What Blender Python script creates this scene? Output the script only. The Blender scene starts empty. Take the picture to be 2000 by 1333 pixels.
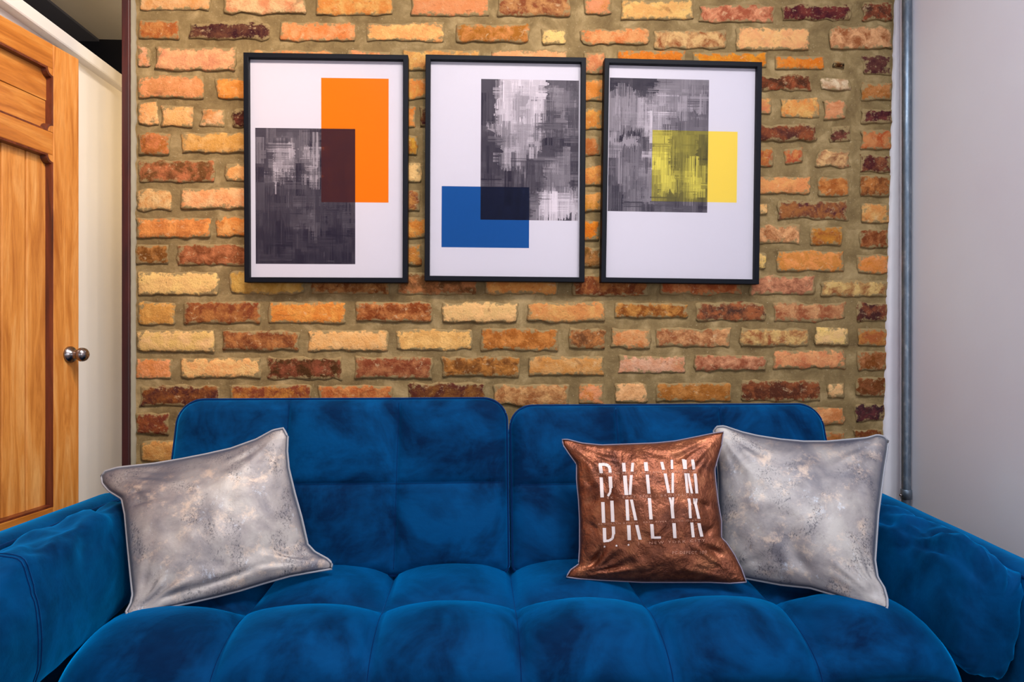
import bpy, math, random
import numpy as np
from mathutils import Vector, Matrix, noise
from mathutils.bvhtree import BVHTree

rnd = random.Random(7)
sc = bpy.context.scene
# ------------------------------------------------------------------ camera
D = 2.05                      # camera to brick wall
CAMZ = 1.03
YAW = math.radians(3.0)
F = 1300.0
cd = bpy.data.cameras.new('camera'); cam = bpy.data.objects.new('camera', cd)
sc.collection.objects.link(cam); sc.camera = cam
cd.sensor_width = 36.0; cd.lens = 36.0 * F / 2000.0; cd.clip_start = 0.02
cam.location = (0, -D, CAMZ); cam.rotation_euler = (math.radians(90), 0, -YAW)
# ------------------------------------------------------------------ world, lamps, exposure
w = bpy.data.worlds.new('world'); sc.world = w; w.use_nodes = True
w.node_tree.nodes['Background'].inputs[0].default_value = (0.72, 0.82, 1.0, 1)
w.node_tree.nodes['Background'].inputs[1].default_value = 0.22
def lamp(kind, name, loc, target, energy, color, **k):
    l = bpy.data.lights.new(name, kind); o = bpy.data.objects.new(name, l)
    sc.collection.objects.link(o); o.location = loc
    o.rotation_euler = (Vector(target) - Vector(loc)).to_track_quat('-Z', 'Y').to_euler()
    l.energy = energy; l.color = color
    for a, v in k.items(): setattr(l, a, v)
    return o
WARM = (1.0, 0.80, 0.58)
lamp('SPOT', 'ceiling_spot_right', (0.85, -1.25, 2.62), (-0.02, 0.0, 1.35), 34, WARM, spot_size=1.75, spot_blend=1.0, shadow_soft_size=0.05)
lamp('SPOT', 'ceiling_spot_middle', (0.15, -1.25, 2.62), (-0.35, 0.0, 1.5), 42, WARM, spot_size=1.7, spot_blend=1.0, shadow_soft_size=0.05)
lamp('SPOT', 'ceiling_spot_left', (-0.3, -1.2, 2.62), (-1.2, -0.3, 1.5), 80, WARM, spot_size=1.5, spot_blend=0.9, shadow_soft_size=0.06)
lamp('AREA', 'skylight', (0.35, -1.5, 2.73), (0.35, -1.4, 0.0), 54, (0.74, 0.86, 1.0), shape='RECTANGLE', size=1.7, size_y=0.8)
lamp('AREA', 'side_window', (1.32, -2.7, 1.45), (-0.35, -0.3, 0.95), 27, (0.86, 0.92, 1.0), shape='RECTANGLE', size=0.9, size_y=1.3)
lamp('AREA', 'rear_fill', (-0.3, -4.2, 1.1), (0.5, -0.2, 1.0), 12, (0.78, 0.87, 1.0), shape='RECTANGLE', size=1.8, size_y=1.2)  # unseen fill added behind the camera to lift the right wall
lamp('POINT', 'hall_lamp', (-0.72, 0.55, 1.72), (0, 0, 0), 9.5, (1.0, 0.72, 0.36), shadow_soft_size=0.06)
lamp('POINT', 'hall_fill', (-0.55, 0.75, 0.75), (0, 0, 0), 3.2, (0.9, 0.93, 1.0), shadow_soft_size=0.2)  # unseen fill added behind the brick wall to brighten the lower left wall
sc.view_settings.view_transform = 'Standard'; sc.view_settings.look = 'None'
sc.view_settings.gamma = 1.0; sc.view_settings.use_curve_mapping = False
sc.view_settings.exposure = -0.1

# ------------------------------------------------------------------ helpers
RIGHT = Vector((math.cos(YAW), -math.sin(YAW), 0)); FWD = Vector((math.sin(YAW), math.cos(YAW), 0)); UP = Vector((0, 0, 1))
CAM = Vector((0, -D, CAMZ))
def ray(px, py): return FWD + RIGHT * ((px - 1000) / F) + UP * ((666.5 - py) / F)
def pd(px, py, depth): return CAM + ray(px, py) * depth
def py_(px, py, Y):
    r = ray(px, py); return CAM + r * ((Y + D) / r.y)
def link(o): sc.collection.objects.link(o)
def mesh_obj(name, verts, faces, mat, parent=None, smooth=False, mats=None):
    me = bpy.data.meshes.new(name); me.from_pydata([tuple(v) for v in verts], [], faces); me.update()
    for m in (mats or [mat]): me.materials.append(m)
    if smooth: me.polygons.foreach_set('use_smooth', [True] * len(me.polygons))
    o = bpy.data.objects.new(name, me); link(o)
    if parent is not None:
        o.parent = parent; o.matrix_parent_inverse = Matrix.Translation(-parent.location) if parent.type == 'EMPTY' else Matrix.Identity(4)
    return o
def empty(name, loc, label, cat, group=None):
    o = bpy.data.objects.new(name, None); link(o); o.location = loc; o.empty_display_size = 0.05
    o['label'] = label; o['category'] = cat
    if group: o['group'] = group
    return o
class MB:
    def __init__(s): s.v = []; s.f = []
    def add(s, v, f):
        n = len(s.v); s.v += [Vector(a) for a in v]; s.f += [tuple(n + i for i in q) for q in f]
    def box(s, a, b):
        x0, y0, z0 = a; x1, y1, z1 = b
        s.add([(x0,y0,z0),(x1,y0,z0),(x1,y1,z0),(x0,y1,z0),(x0,y0,z1),(x1,y0,z1),(x1,y1,z1),(x0,y1,z1)],
              [(0,3,2,1),(4,5,6,7),(0,1,5,4),(1,2,6,5),(2,3,7,6),(3,0,4,7)])
    def tube(s, pts, r, n=8, closed=False, caps=True):
        pts = [Vector(p) for p in pts]; m = len(pts); vs = []
        for i, p in enumerate(pts):
            a = pts[(i - 1) % m] if (closed or i > 0) else p
            b = pts[(i + 1) % m] if (closed or i < m - 1) else p
            t = (b - a).normalized()
            u = t.cross(Vector((0.13, 0.21, 0.97)) if abs(t.z) < 0.9 else Vector((0, 1, 0))).normalized(); v = t.cross(u)
            rr = r[i] if isinstance(r, (list, tuple)) else r
            for k in range(n):
                an = 2 * math.pi * k / n; vs.append(p + (u * math.cos(an) + v * math.sin(an)) * rr)
        fs = []
        for i in range(m if closed else m - 1):
            j = (i + 1) % m
            for k in range(n):
                l = (k + 1) % n; fs.append((i*n+k, i*n+l, j*n+l, j*n+k))
        if caps and not closed:
            fs.append(tuple(range(n))[::-1]); fs.append(tuple((m-1)*n + k for k in range(n)))
        s.add(vs, fs)
    def lathe(s, o, axis, prof, n=32):
        axis = Vector(axis).normalized(); u = axis.orthogonal().normalized(); v = axis.cross(u); vs = []
        for (h, r) in prof:
            for k in range(n):
                an = 2*math.pi*k/n; vs.append(Vector(o) + axis*h + (u*math.cos(an)+v*math.sin(an))*r)
        fs = [(i*n+k, i*n+(k+1)%n, (i+1)*n+(k+1)%n, (i+1)*n+k) for i in range(len(prof)-1) for k in range(n)]
        fs.append(tuple(range(n))[::-1]); fs.append(tuple((len(prof)-1)*n+k for k in range(n)))
        s.add(vs, fs)
    def build(s, name, mat, parent=None, smooth=False): return mesh_obj(name, s.v, s.f, mat, parent, smooth)
def grid_faces(nx, ny, off=0, flip=False):
    f = []
    for j in range(ny):
        for i in range(nx):
            a = off + j*(nx+1)+i; q = (a, a+1, a+nx+2, a+nx+1); f.append(q[::-1] if flip else q)
    return f
def bevel(o, wdt=0.004, seg=2):
    m = o.modifiers.new('bevel', 'BEVEL'); m.width = wdt; m.segments = seg; m.limit_method = 'ANGLE'; return o

# ------------------------------------------------------------------ materials
def srgb(r, g, b):
    f = lambda c: (c/255/12.92) if c/255 <= 0.04045 else ((c/255+0.055)/1.055)**2.4
    return (f(r), f(g), f(b), 1)
class NT:
    def __init__(s, name):
        s.m = bpy.data.materials.new(name); s.m.use_nodes = True; s.t = s.m.node_tree; s.b = s.t.nodes['Principled BSDF']
    def n(s, typ, **k):
        nd = s.t.nodes.new(typ)
        for a, v in k.items():
            if a.startswith('i_'): nd.inputs[a[2:].replace('_', ' ')].default_value = v
            else: setattr(nd, a, v)
        return nd
    def l(s, a, b): s.t.links.new(a, b)
    def coord(s, scale=(1,1,1), rot=(0,0,0)):
        g = s.n('ShaderNodeNewGeometry'); mp = s.n('ShaderNodeMapping'); mp.inputs['Scale'].default_value = scale
        mp.inputs['Rotation'].default_value = rot; s.l(g.outputs['Position'], mp.inputs['Vector']); return mp.outputs[0]
    def noise(s, vec, scale, detail=4, rough=0.55, dist=0.0):
        nd = s.n('ShaderNodeTexNoise'); nd.inputs['Scale'].default_value = scale; nd.inputs['Detail'].default_value = detail
        nd.inputs['Roughness'].default_value = rough; nd.inputs['Distortion'].default_value = dist
        if vec is not None: s.l(vec, nd.inputs['Vector'])
        return nd.outputs['Fac']
    def ramp(s, fac, stops, interp='LINEAR'):
        nd = s.n('ShaderNodeValToRGB'); nd.color_ramp.interpolation = interp; e = nd.color_ramp.elements
        while len(e) < len(stops): e.new(0.5)
        for el, (p, c) in zip(e, stops): el.position = p; el.color = c if len(c) == 4 else (*c, 1)
        s.l(fac, nd.inputs[0]); return nd.outputs[0]
    def mix(s, fac, a, b, mode='MIX'):
        nd = s.n('ShaderNodeMix', data_type='RGBA', blend_type=mode)
        for i, x in ((0, fac), (6, a), (7, b)):
            if isinstance(x, (int, float)): nd.inputs[i].default_value = x
            elif isinstance(x, tuple): nd.inputs[i].default_value = x
            else: s.l(x, nd.inputs[i])
        return nd.outputs[2]
    def bump(s, h, strength=0.3, dist=0.005, nrm=None):
        nd = s.n('ShaderNodeBump'); nd.inputs['Strength'].default_value = strength; nd.inputs['Distance'].default_value = dist
        s.l(h, nd.inputs['Height'])
        if nrm is not None: s.l(nrm, nd.inputs['Normal'])
        s.l(nd.outputs[0], s.b.inputs['Normal']); return nd.outputs[0]
    def base(s, c):
        if isinstance(c, tuple): s.b.inputs['Base Color'].default_value = c
        else: s.l(c, s.b.inputs['Base Color'])
    def set(s, **k):
        for a, v in k.items(): s.b.inputs[a.replace('_', ' ')].default_value = v
        return s
BW = lambda v: (v, v, v, 1)
def m_plain(name, col, rough=0.5, **k):
    t = NT(name); t.base(col); t.set(Roughness=rough, **k); return t.m
def m_velvet(name, lo, hi, tint):
    t = NT(name); c = t.coord((1, 1, 1)); n = t.noise(c, 7.0, 5, 0.6, 0.6)
    f = t.ramp(n, [(0.38, BW(0)), (0.62, BW(1))]); n2 = t.noise(t.coord((1, 1, 3)), 30, 3, 0.6, 0.4)
    t.base(t.mix(t.mix(0.3, f, n2), lo, hi)); t.set(Roughness=0.75)
    t.b.inputs['Sheen Weight'].default_value = 1.0; t.b.inputs['Sheen Roughness'].default_value = 0.40
    t.b.inputs['Sheen Tint'].default_value = tint; t.b.inputs['Specular IOR Level'].default_value = 0.05
    h = t.mix(0.35, n, t.noise(c, 60, 4, 0.6)); t.bump(h, 0.28, 0.006); return t.m
def m_brick():
    t = NT('brick_clay')
    A = t.n('ShaderNodeAttribute', attribute_name='colA'); B = t.n('ShaderNodeAttribute', attribute_name='colB')
    c = t.coord()
    n1 = t.ramp(t.noise(c, 26, 6, 0.68, 0.4), [(0.42, BW(0)), (0.62, BW(1))])
    col = t.mix(n1, A.outputs['Color'], B.outputs['Color'])
    sp = t.ramp(t.noise(c, 95, 4, 0.7), [(0.60, BW(0)), (0.70, BW(1))])
    col = t.mix(sp, col, t.mix(0.35, col, srgb(225, 190, 140)))
    sd = t.ramp(t.noise(c, 130, 3, 0.7, 0.5), [(0.28, BW(1)), (0.37, BW(0))])
    col = t.mix(sd, col, t.mix(0.55, col, srgb(60, 30, 25)))
    bt = t.ramp(t.noise(t.coord((.8, .8, 1.3)), 17, 5, 0.62, 0.7), [(0.60, BW(0)), (0.70, BW(0.6))]); col = t.mix(bt, col, t.mix(0.7, col, srgb(96, 46, 26)))
    lm = t.ramp(t.noise(t.coord((1, 1, 1.5)), 33, 6, 0.7, 0.4), [(0.60, BW(0)), (0.68, BW(0.55))]); col = t.mix(lm, col, srgb(222, 186, 140))
    # smeared mortar, from the pointing, around each brick's rim (alpha of colA = distance to rim)
    ma = t.n('ShaderNodeMath', operation='ADD'); t.l(A.outputs['Alpha'], ma.inputs[0]); t.l(t.noise(c, 55, 5, 0.65), ma.inputs[1])
    e = t.ramp(ma.outputs[0], [(0.60, BW(1)), (0.72, BW(0))])
    col = t.mix(e, col, srgb(156, 130, 88))
    t.base(col); t.set(Roughness=0.92); t.b.inputs['Specular IOR Level'].default_value = 0.2
    h = t.mix(0.5, t.noise(c, 70, 8, 0.72), t.noise(c, 24, 4, 0.6)); t.bump(h, 1.0, 0.010); return t.m
def m_mortar():
    t = NT('mortar'); c = t.coord()
    n = t.noise(c, 11, 6, 0.65, 0.4); col = t.ramp(n, [(0.32, srgb(108, 86, 55)), (0.52, srgb(138, 114, 76)), (0.70, srgb(178, 150, 106))])
    g = t.ramp(t.noise(c, 170, 3, 0.7), [(0.62, BW(0)), (0.72, BW(1))]); col = t.mix(g, col, srgb(176, 155, 120))
    t.base(col); t.set(Roughness=0.95); t.b.inputs['Specular IOR Level'].default_value = 0.15
    t.bump(t.mix(0.5, t.noise(c, 60, 8, 0.75), t.noise(t.coord((1, 1, 3)), 18, 4, 0.6)), 0.8, 0.005); return t.m
def m_plaster(name, c1, c2):
    t = NT(name); c = t.coord(); t.base(t.ramp(t.noise(c, 1.6, 3, 0.5), [(0.35, c1), (0.65, c2)])); t.set(Roughness=0.85)
    t.b.inputs['Specular IOR Level'].default_value = 0.25; t.bump(t.noise(c, 40, 5, 0.6), 0.12, 0.003); return t.m
def m_wood(name, dk, mid, lt, axis='z', rough=0.38):
    t = NT(name); s = {'z': (9, 9, 0.9), 'h': (0.9, 0.9, 9)}[axis]
    c = t.coord(s); n = t.noise(c, 3.0, 6, 0.6, 1.2)
    col = t.ramp(n, [(0.28, dk), (0.48, mid), (0.72, lt)])
    fine = t.noise(t.coord(tuple(x*6 for x in s)), 4, 3, 0.6); col = t.mix(t.ramp(fine, [(0.3, BW(0.35)), (0.55, BW(0))]), col, dk)
    kn = t.ramp(t.noise(t.coord((6, 6, 3.2)), 2.6, 2, 0.5), [(0.20, BW(1)), (0.27, BW(0))]); col = t.mix(kn, col, tuple(x*0.35 for x in dk[:3]) + (1,))
    t.base(col); t.set(Roughness=rough); t.b.inputs['Coat Weight'].default_value = 0.25; t.b.inputs['Coat Roughness'].default_value = 0.3
    t.bump(n, 0.12, 0.003); return t.m
def m_foil(name):
    t = NT(name); c = t.coord()
    n = t.noise(c, 9, 5, 0.62, 0.4); col = t.ramp(n, [(0.34, srgb(112, 106, 112)), (0.5, srgb(150, 140, 138)), (0.66, srgb(176, 166, 160))])
    gold = t.ramp(t.noise(c, 15, 7, 0.78, 0.2), [(0.53, BW(0)), (0.64, BW(0.6))]); col = t.mix(gold, col, srgb(222, 192, 168))
    sil = t.ramp(t.noise(t.coord((1.4, 1.4, 1.0)), 20, 7, 0.78, 0.2), [(0.60, BW(0)), (0.70, BW(0.55))]); col = t.mix(sil, col, srgb(214, 220, 232))
    msk = t.ramp(t.noise(t.coord((1,1,.7)), 15, 5, 0.6), [(0.52, BW(0)), (0.62, BW(1))])
    spk = t.ramp(t.noise(t.coord((1.5, 1.5, 0.8)), 190, 5, 0.8), [(0.52, BW(0)), (0.58, BW(0.9))])
    mm = t.mix(1.0, msk, spk, 'MULTIPLY'); col = t.mix(mm, col, srgb(66, 62, 70))
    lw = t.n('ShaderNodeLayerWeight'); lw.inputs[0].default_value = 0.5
    ed = t.ramp(lw.outputs['Facing'], [(0.22, BW(0)), (0.62, BW(0.95))]); col = t.mix(ed, col, srgb(34, 46, 72))  # rim shading put into the colour: turns navy at grazing angles
    t.base(col); t.set(Roughness=0.5, Metallic=0.15); t.b.inputs['Sheen Weight'].default_value = 0.15
    t.bump(t.mix(0.3, t.noise(c, 14, 4, 0.55, 0.5), t.noise(c, 150, 3, 0.6)), 0.22, 0.008); return t.m
def m_copper():
    t = NT('copper_satin'); c = t.coord()
    n = t.noise(c, 16, 5, 0.6, 0.9)
    t.base(t.ramp(n, [(0.3, srgb(84, 44, 32)), (0.52, srgb(132, 74, 50)), (0.75, srgb(168, 104, 70))])); t.set(Roughness=0.36, Metallic=0.75)
    t.b.inputs['Anisotropic'].default_value = 0.3
    t.bump(t.mix(0.35, t.noise(t.coord((1.3, 1, 0.9)), 20, 5, 0.6, 1.6), t.noise(c, 90, 4, 0.6)), 0.5, 0.012); return t.m
def m_galv():
    t = NT('galvanised_steel'); c = t.coord((1, 1, 0.35)); n = t.noise(c, 60, 5, 0.7)
    t.base(t.ramp(n, [(0.3, srgb(96, 108, 122)), (0.55, srgb(118, 128, 140)), (0.75, srgb(165, 170, 176))])); t.set(Metallic=0.75, Roughness=0.42)
    t.bump(n, 0.15, 0.002); return t.m
def m_print():
    t = NT('printed_paper'); A = t.n('ShaderNodeAttribute', attribute_name='ink'); t.base(A.outputs['Color']); t.set(Roughness=0.6)
    t.b.inputs['Specular IOR Level'].default_value = 0.08; return t.m
def m_pane():
    m = bpy.data.materials.new('picture_glass'); m.use_nodes = True; nt = m.node_tree; nt.nodes.remove(nt.nodes['Principled BSDF'])
    out = nt.nodes['Material Output']; tr = nt.nodes.new('ShaderNodeBsdfTransparent'); gl = nt.nodes.new('ShaderNodeBsdfGlossy'); gl.inputs['Roughness'].default_value = 0.25
    fr = nt.nodes.new('ShaderNodeFresnel'); fr.inputs[0].default_value = 1.12; mx = nt.nodes.new('ShaderNodeMixShader')
    nt.links.new(fr.outputs[0], mx.inputs[0]); nt.links.new(tr.outputs[0], mx.inputs[1]); nt.links.new(gl.outputs[0], mx.inputs[2]); nt.links.new(mx.outputs[0], out.inputs[0]); return m

BLUE = m_velvet('blue_velvet', (0.0, 0.005, 0.028, 1), (0.0, 0.056, 0.18, 1), (0.0, 0.40, 1.0, 1))
BLUE_PIPE = m_velvet('blue_piping', (0.0006, 0.010, 0.05, 1), (0.0008, 0.022, 0.09, 1), (0.03, 0.3, 0.8, 1))
BRICK = m_brick(); MORTAR = m_mortar()
WHITE = m_plaster('white_plaster', srgb(222, 212, 216), srgb(228, 222, 224))
CREAM = m_plaster('cream_plaster', srgb(224, 218, 212), srgb(232, 226, 220))
CEMENT = m_plaster('grey_cement', srgb(138, 128, 108), srgb(165, 154, 134))
PINE = m_wood('honey_pine', srgb(164, 92, 32), srgb(208, 134, 60), srgb(228, 166, 96))
PINE_H = m_wood('honey_pine_rail', srgb(148, 80, 24), srgb(190, 114, 42), srgb(214, 146, 70), 'h')
DARKWOOD = m_wood('dark_stained_moulding', srgb(62, 24, 12), srgb(104, 44, 22), srgb(130, 62, 30))
REDWOOD = m_wood('red_stained_wood', srgb(40, 8, 10), srgb(62, 14, 13), srgb(86, 26, 16), rough=0.6)
BLACKF = m_plain('black_frame_lacquer', srgb(8, 10, 20), 0.55, **{'Specular IOR Level': 0.15})
PRINT = m_print(); PANE = m_pane(); GALV = m_galv()
STEEL = m_plain('brushed_nickel', srgb(150, 140, 138), 0.25, Metallic=1.0)
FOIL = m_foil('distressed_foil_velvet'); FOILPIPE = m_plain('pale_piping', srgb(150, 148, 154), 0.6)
COPPER = m_copper(); LILACPIPE = m_plain('lilac_backing_cloth', srgb(132, 122, 138), 0.7)
INK = m_plain('white_print_ink', srgb(226, 206, 200), 0.6); INKDIM = m_plain('faded_print_ink', srgb(190, 130, 105), 0.6)
DARK = m_plain('dark_painted', srgb(22, 24, 36), 0.6); BLKLEG = m_plain('black_leg', srgb(18, 18, 20), 0.4)
FLOORM = m_wood('floor_boards', srgb(70, 44, 28), srgb(110, 74, 48), srgb(136, 96, 64), 'h')

# ------------------------------------------------------------------ room shell
XL, XR, XB, YF, ZC = -1.21, 1.335, -1.045, -4.6, 2.75
def struct(o): o['kind'] = 'structure'; return o
mb = MB(); mb.box((-2.98, YF, -0.1), (XR + 0.1, 1.1, 0.0)); struct(mb.build('floor', FLOORM))
mb = MB(); mb.box((XL - 0.08, YF, ZC), (XR + 0.1, 0.2, ZC + 0.1)); struct(mb.build('ceiling', CREAM))
mb = MB(); mb.box((-1.65, YF, 2.35), (XL - 0.1, 0.2, 2.45)); mb.box((-1.65, 0.125, 2.35), (XR + 0.1, 0.95, 2.45)); struct(mb.build('ceiling_hall', CREAM))
mb = MB(); mb.box((XR, YF, 0), (XR + 0.1, 0.18, ZC)); struct(mb.build('wall_right', WHITE))
# left wall: white partition, up to the rail, with the upper light left open
ZH0, ZH1 = 1.878, 1.920
mb = MB(); mb.box((XL - 0.07, YF, 0), (XL, 0.95, ZH0)); struct(mb.build('wall_left', CREAM))
mb = MB(); mb.box((XL - 0.10, YF, ZH0), (XL + 0.03, 0.95, ZH1)); o = struct(mb.build('trim_1', CREAM)); bevel(o, 0.006)
# hall beyond the upper light
mb = MB(); mb.box((-2.9, 0.95, 0), (XB - 0.02, 1.1, 2.45)); struct(mb.build('wall_back_hall', DARK))
mb = MB(); mb.box((XB - 0.02, 0.95, 0), (XR + 0.1, 1.1, 2.45)); struct(mb.build('wall_hall_right', CREAM))
mb = MB(); mb.box((-2.98, YF, 0), (-2.9, 1.1, ZC)); struct(mb.build('wall_hall_left', CREAM))
mb = MB(); mb.box((-2.9, YF, 2.34), (-1.65, 0.95, 2.45)); struct(mb.build('trim_3', m_plain('shadow_soffit', srgb(92, 96, 116), .7)))  # shadowed part of the hall ceiling, its shade put into the blue-grey colour
mb = MB(); mb.box((-1.65, 0.40, 2.325), (XB - 0.03, 0.475, 2.35)); struct(mb.build('trim_4', DARK))

# brick wall: mortar bed with relief
def nz(x, y, z=0.0, s=1.0): return noise.noise(Vector((x*s, y*s, z)))
x0, x1, NX, NZ = XB, XR, 300, 330
vs = []; 
for j in range(NZ + 1):
    z = ZC * j / NZ
    for i in range(NX + 1):
        x = x0 + (x1 - x0) * i / NX
        d = 0.0022*nz(x, z, 1.3, 16) + 0.0014*nz(x, z, 4.3, 60)
        if x > 0.9: d += 0.002*nz(x, z, 8.0, 9)
        vs.append((x, d, z))
fs = grid_faces(NX, NZ)
n = len(vs); vs += [(x0, 0.12, 0), (x1, 0.12, 0), (x1, 0.12, ZC), (x0, 0.12, ZC)]
a, b, c, d_ = 0, NX, (NX+1)*(NZ+1)-1, (NX+1)*NZ
L = [j*(NX+1) for j in range(NZ+1)]; R_ = [j*(NX+1)+NX for j in range(NZ+1)]; T = [NZ*(NX+1)+i for i in range(NX+1)]; B_ = list(range(NX+1))
fs += [tuple([n, n+3] + L[::-1]), tuple([n+2, n+1] + R_), tuple([n+3, n+2] + T[::-1]), tuple([n+1, n] + B_), (n, n+1, n+2, n+3)]
wall = struct(mesh_obj('wall_back', vs, fs, MORTAR)); 
wall.data.polygons.foreach_set('use_smooth', [True]*(NX*NZ) + [False]*5)

PAL = {  # (main, mottling)
 'pk': ((224,158,110), (206,130,84)), 'pp': ((230,184,146), (212,148,106)), 'pe': ((230,170,112), (240,194,138)),
 'op': ((212,138,84), (230,170,116)), 'or': ((210,130,62), (230,164,96)), 'bo': ((212,122,34), (222,138,48)),
 'ob': ((170,96,48), (206,140,82)), 'tn': ((204,146,82), (222,174,110)), 'cr': ((234,192,130), (240,206,150)),
 'wh': ((228,206,184), (186,144,118)), 'ru': ((122,68,36), (190,128,76)), 'rb': ((114,56,34), (156,92,56)),
 'mr': ((82,38,28), (146,84,52)), 'dk': ((66,32,34), (112,62,48)), 'pb': ((160,96,70), (218,164,124)),
 'bd': ((160,96,66), (84,42,38)), 'br': ((126,70,38), (200,142,86)), 'cb': ((220,178,130), (146,84,54)), 'yt': ((200,144,62), (160,90,38))}
ROWS = [
 # x0,x1,y0,y1,palette — pieces as they lie on the wall
 [(270,414,-24,22,'pp'),(437,600,-18,28,'pp'),(616,768,-16,31,'op'),(801,956,-14,32,'pk'),(971,1115,-12,34,'br'),(1139,1196,-9,30,'pk'),(1211,1355,-2,41,'pe'),(1367,1514,8,46,'pb'),(1526,1665,8,41,'dk'),(1683,1747,3,42,'mr')],
 [(270,352,38,78,'ob'),(368,528,42,79,'dk'),(545,697,42,83,'op'),(715,870,43,83,'pe'),(888,1035,45,84,'ob'),(1057,1107,56,88,'cr'),(1133,1270,54,90,'pk'),(1277,1422,58,97,'cb'),(1435,1582,52,100,'pe'),(1618,1744,50,97,'cb')],
 [(268,294,90,134,'pp'),(302,462,92,139,'pp'),(490,652,97,140,'pk'),(676,764,97,140,'pk'),(784,940,97,139,'op'),(960,1110,97,140,'pe'),(1137,1184,101,146,'op'),(1204,1340,97,134,'bo'),(1352,1499,101,133,'bo'),(1512,1611,108,138,'bo'),(1626,1651,119,136,'ru'),(1683,1741,108,148,'dk')],
 [(268,400,147,193,'op'),(420,570,151,196,'or'),(590,745,152,196,'pe'),(765,845,152,196,'or'),(1100,1181,155,200,'or'),(1445,1586,146,179,'mr'),(1604,1661,151,178,'wh'),(1680,1743,160,198,'ob')],
 [(268,311,197,246,'pe'),(314,381,206,250,'pe'),(390,440,211,249,'pp'),(452,600,213,250,'dk'),(760,812,208,250,'or'),(818,960,208,250,'dk'),(1095,1177,211,256,'or'),(1400,1509,188,227,'pk'),(1523,1600,190,232,'op'),(1606,1653,194,235,'pk'),(1680,1744,212,243,'dk')],
 [(268,334,258,304,'ob'),(353,505,258,301,'tn'),(740,818,262,304,'yt'),(1075,1174,266,306,'ob'),(1440,1595,242,277,'mr'),(1620,1662,247,280,'dk'),(1680,1744,253,294,'ob')],
 [(268,422,312,358,'ru'),(438,590,318,356,'pe'),(770,826,316,358,'cr'),(1090,1178,322,364,'or'),(1400,1513,286,328,'ob'),(1531,1570,289,322,'ob'),(1592,1662,292,328,'cb'),(1679,1741,301,340,'mr')],
 [(265,337,368,413,'pp'),(352,505,366,410,'pe'),(740,822,370,414,'br'),(1120,1177,374,416,'or'),(1440,1585,344,381,'op'),(1597,1660,345,385,'ob'),(1678,1741,340,385,'ru')],
 [(265,414,424,467,'or'),(420,570,421,464,'or'),(760,840,424,466,'or'),(1085,1172,430,472,'bo'),(1420,1501,396,421,'cr'),(1517,1658,391,431,'bd'),(1680,1739,396,438,'tn')],
 [(263,330,476,518,'ru'),(345,500,475,520,'ru'),(750,824,477,520,'yt'),(1100,1176,482,524,'ru'),(1440,1566,438,477,'cb'),(1580,1646,443,481,'yt'),(1676,1736,446,487,'ru')],
 [(267,428,530,579,'cr'),(446,596,530,577,'tn'),(608,762,530,577,'ru'),(775,932,532,578,'ru'),(945,1092,532,577,'or'),(1117,1267,534,580,'ru'),(1288,1450,536,577,'ob'),(1400,1497,490,527,'cr'),(1514,1649,489,532,'or'),(1673,1737,496,537,'or'),(1463,1593,537,578,'pb'),(1602,1736,547,582,'cb')],
 [(268,344,589,637,'tn'),(358,512,588,634,'ru'),(523,677,589,634,'or'),(692,846,588,631,'br'),(862,1014,589,632,'cr'),(1029,1183,589,631,'tn'),(1198,1346,591,624,'br'),(1358,1498,590,630,'bd'),(1509,1652,590,629,'pb'),(1671,1736,590,629,'mr')],
 [(265,422,643,690,'cr'),(433,586,645,687,'ru'),(600,760,644,688,'pe'),(773,924,643,686,'pe'),(937,1091,642,687,'ob'),(1109,1184,641,684,'ru'),(1192,1272,640,682,'pk'),(1280,1428,640,679,'pb'),(1445,1580,640,679,'cb'),(1590,1659,638,677,'cr'),(1673,1736,640,678,'ob')],
 [(265,338,699,743,'op'),(352,511,698,741,'pe'),(521,670,697,743,'mr'),(692,847,696,741,'ru'),(862,1018,696,738,'ru'),(1030,1181,695,736,'tn'),(1206,1340,694,731,'pp'),(1355,1498,691,727,'pb'),(1509,1651,684,722,'pk'),(1672,1735,685,727,'ru')],
 [(271,431,752,796,'mr'),(447,610,751,795,'ru'),(620,768,751,795,'ob'),(796,947,747,792,'mr'),(960,1112,750,795,'pb'),(1128,1181,748,792,'op'),(1200,1266,746,788,'pe'),(1280,1431,747,787,'ob'),(1446,1602,741,786,'mr'),(1614,1650,746,780,'cr'),(1670,1734,735,776,'rb')],
 [(265,331,805,850,'rb'),(348,500,806,850,'pe'),(1400,1560,796,836,'tn'),(1578,1651,795,832,'op'),(1667,1731,787,826,'dk')],
 [(274,430,859,905,'tn'),(1440,1590,848,886,'ob'),(1602,1652,842,880,'ob'),(1667,1729,838,876,'rb')],
 [(266,340,914,958,'ru'),(356,430,914,958,'op'),(1590,1650,892,930,'pe'),(1667,1727,888,926,'ru')],
 [(274,430,968,1012,'ob'),(1602,1650,940,980,'ru'),(1665,1726,938,978,'op')],
]
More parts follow.
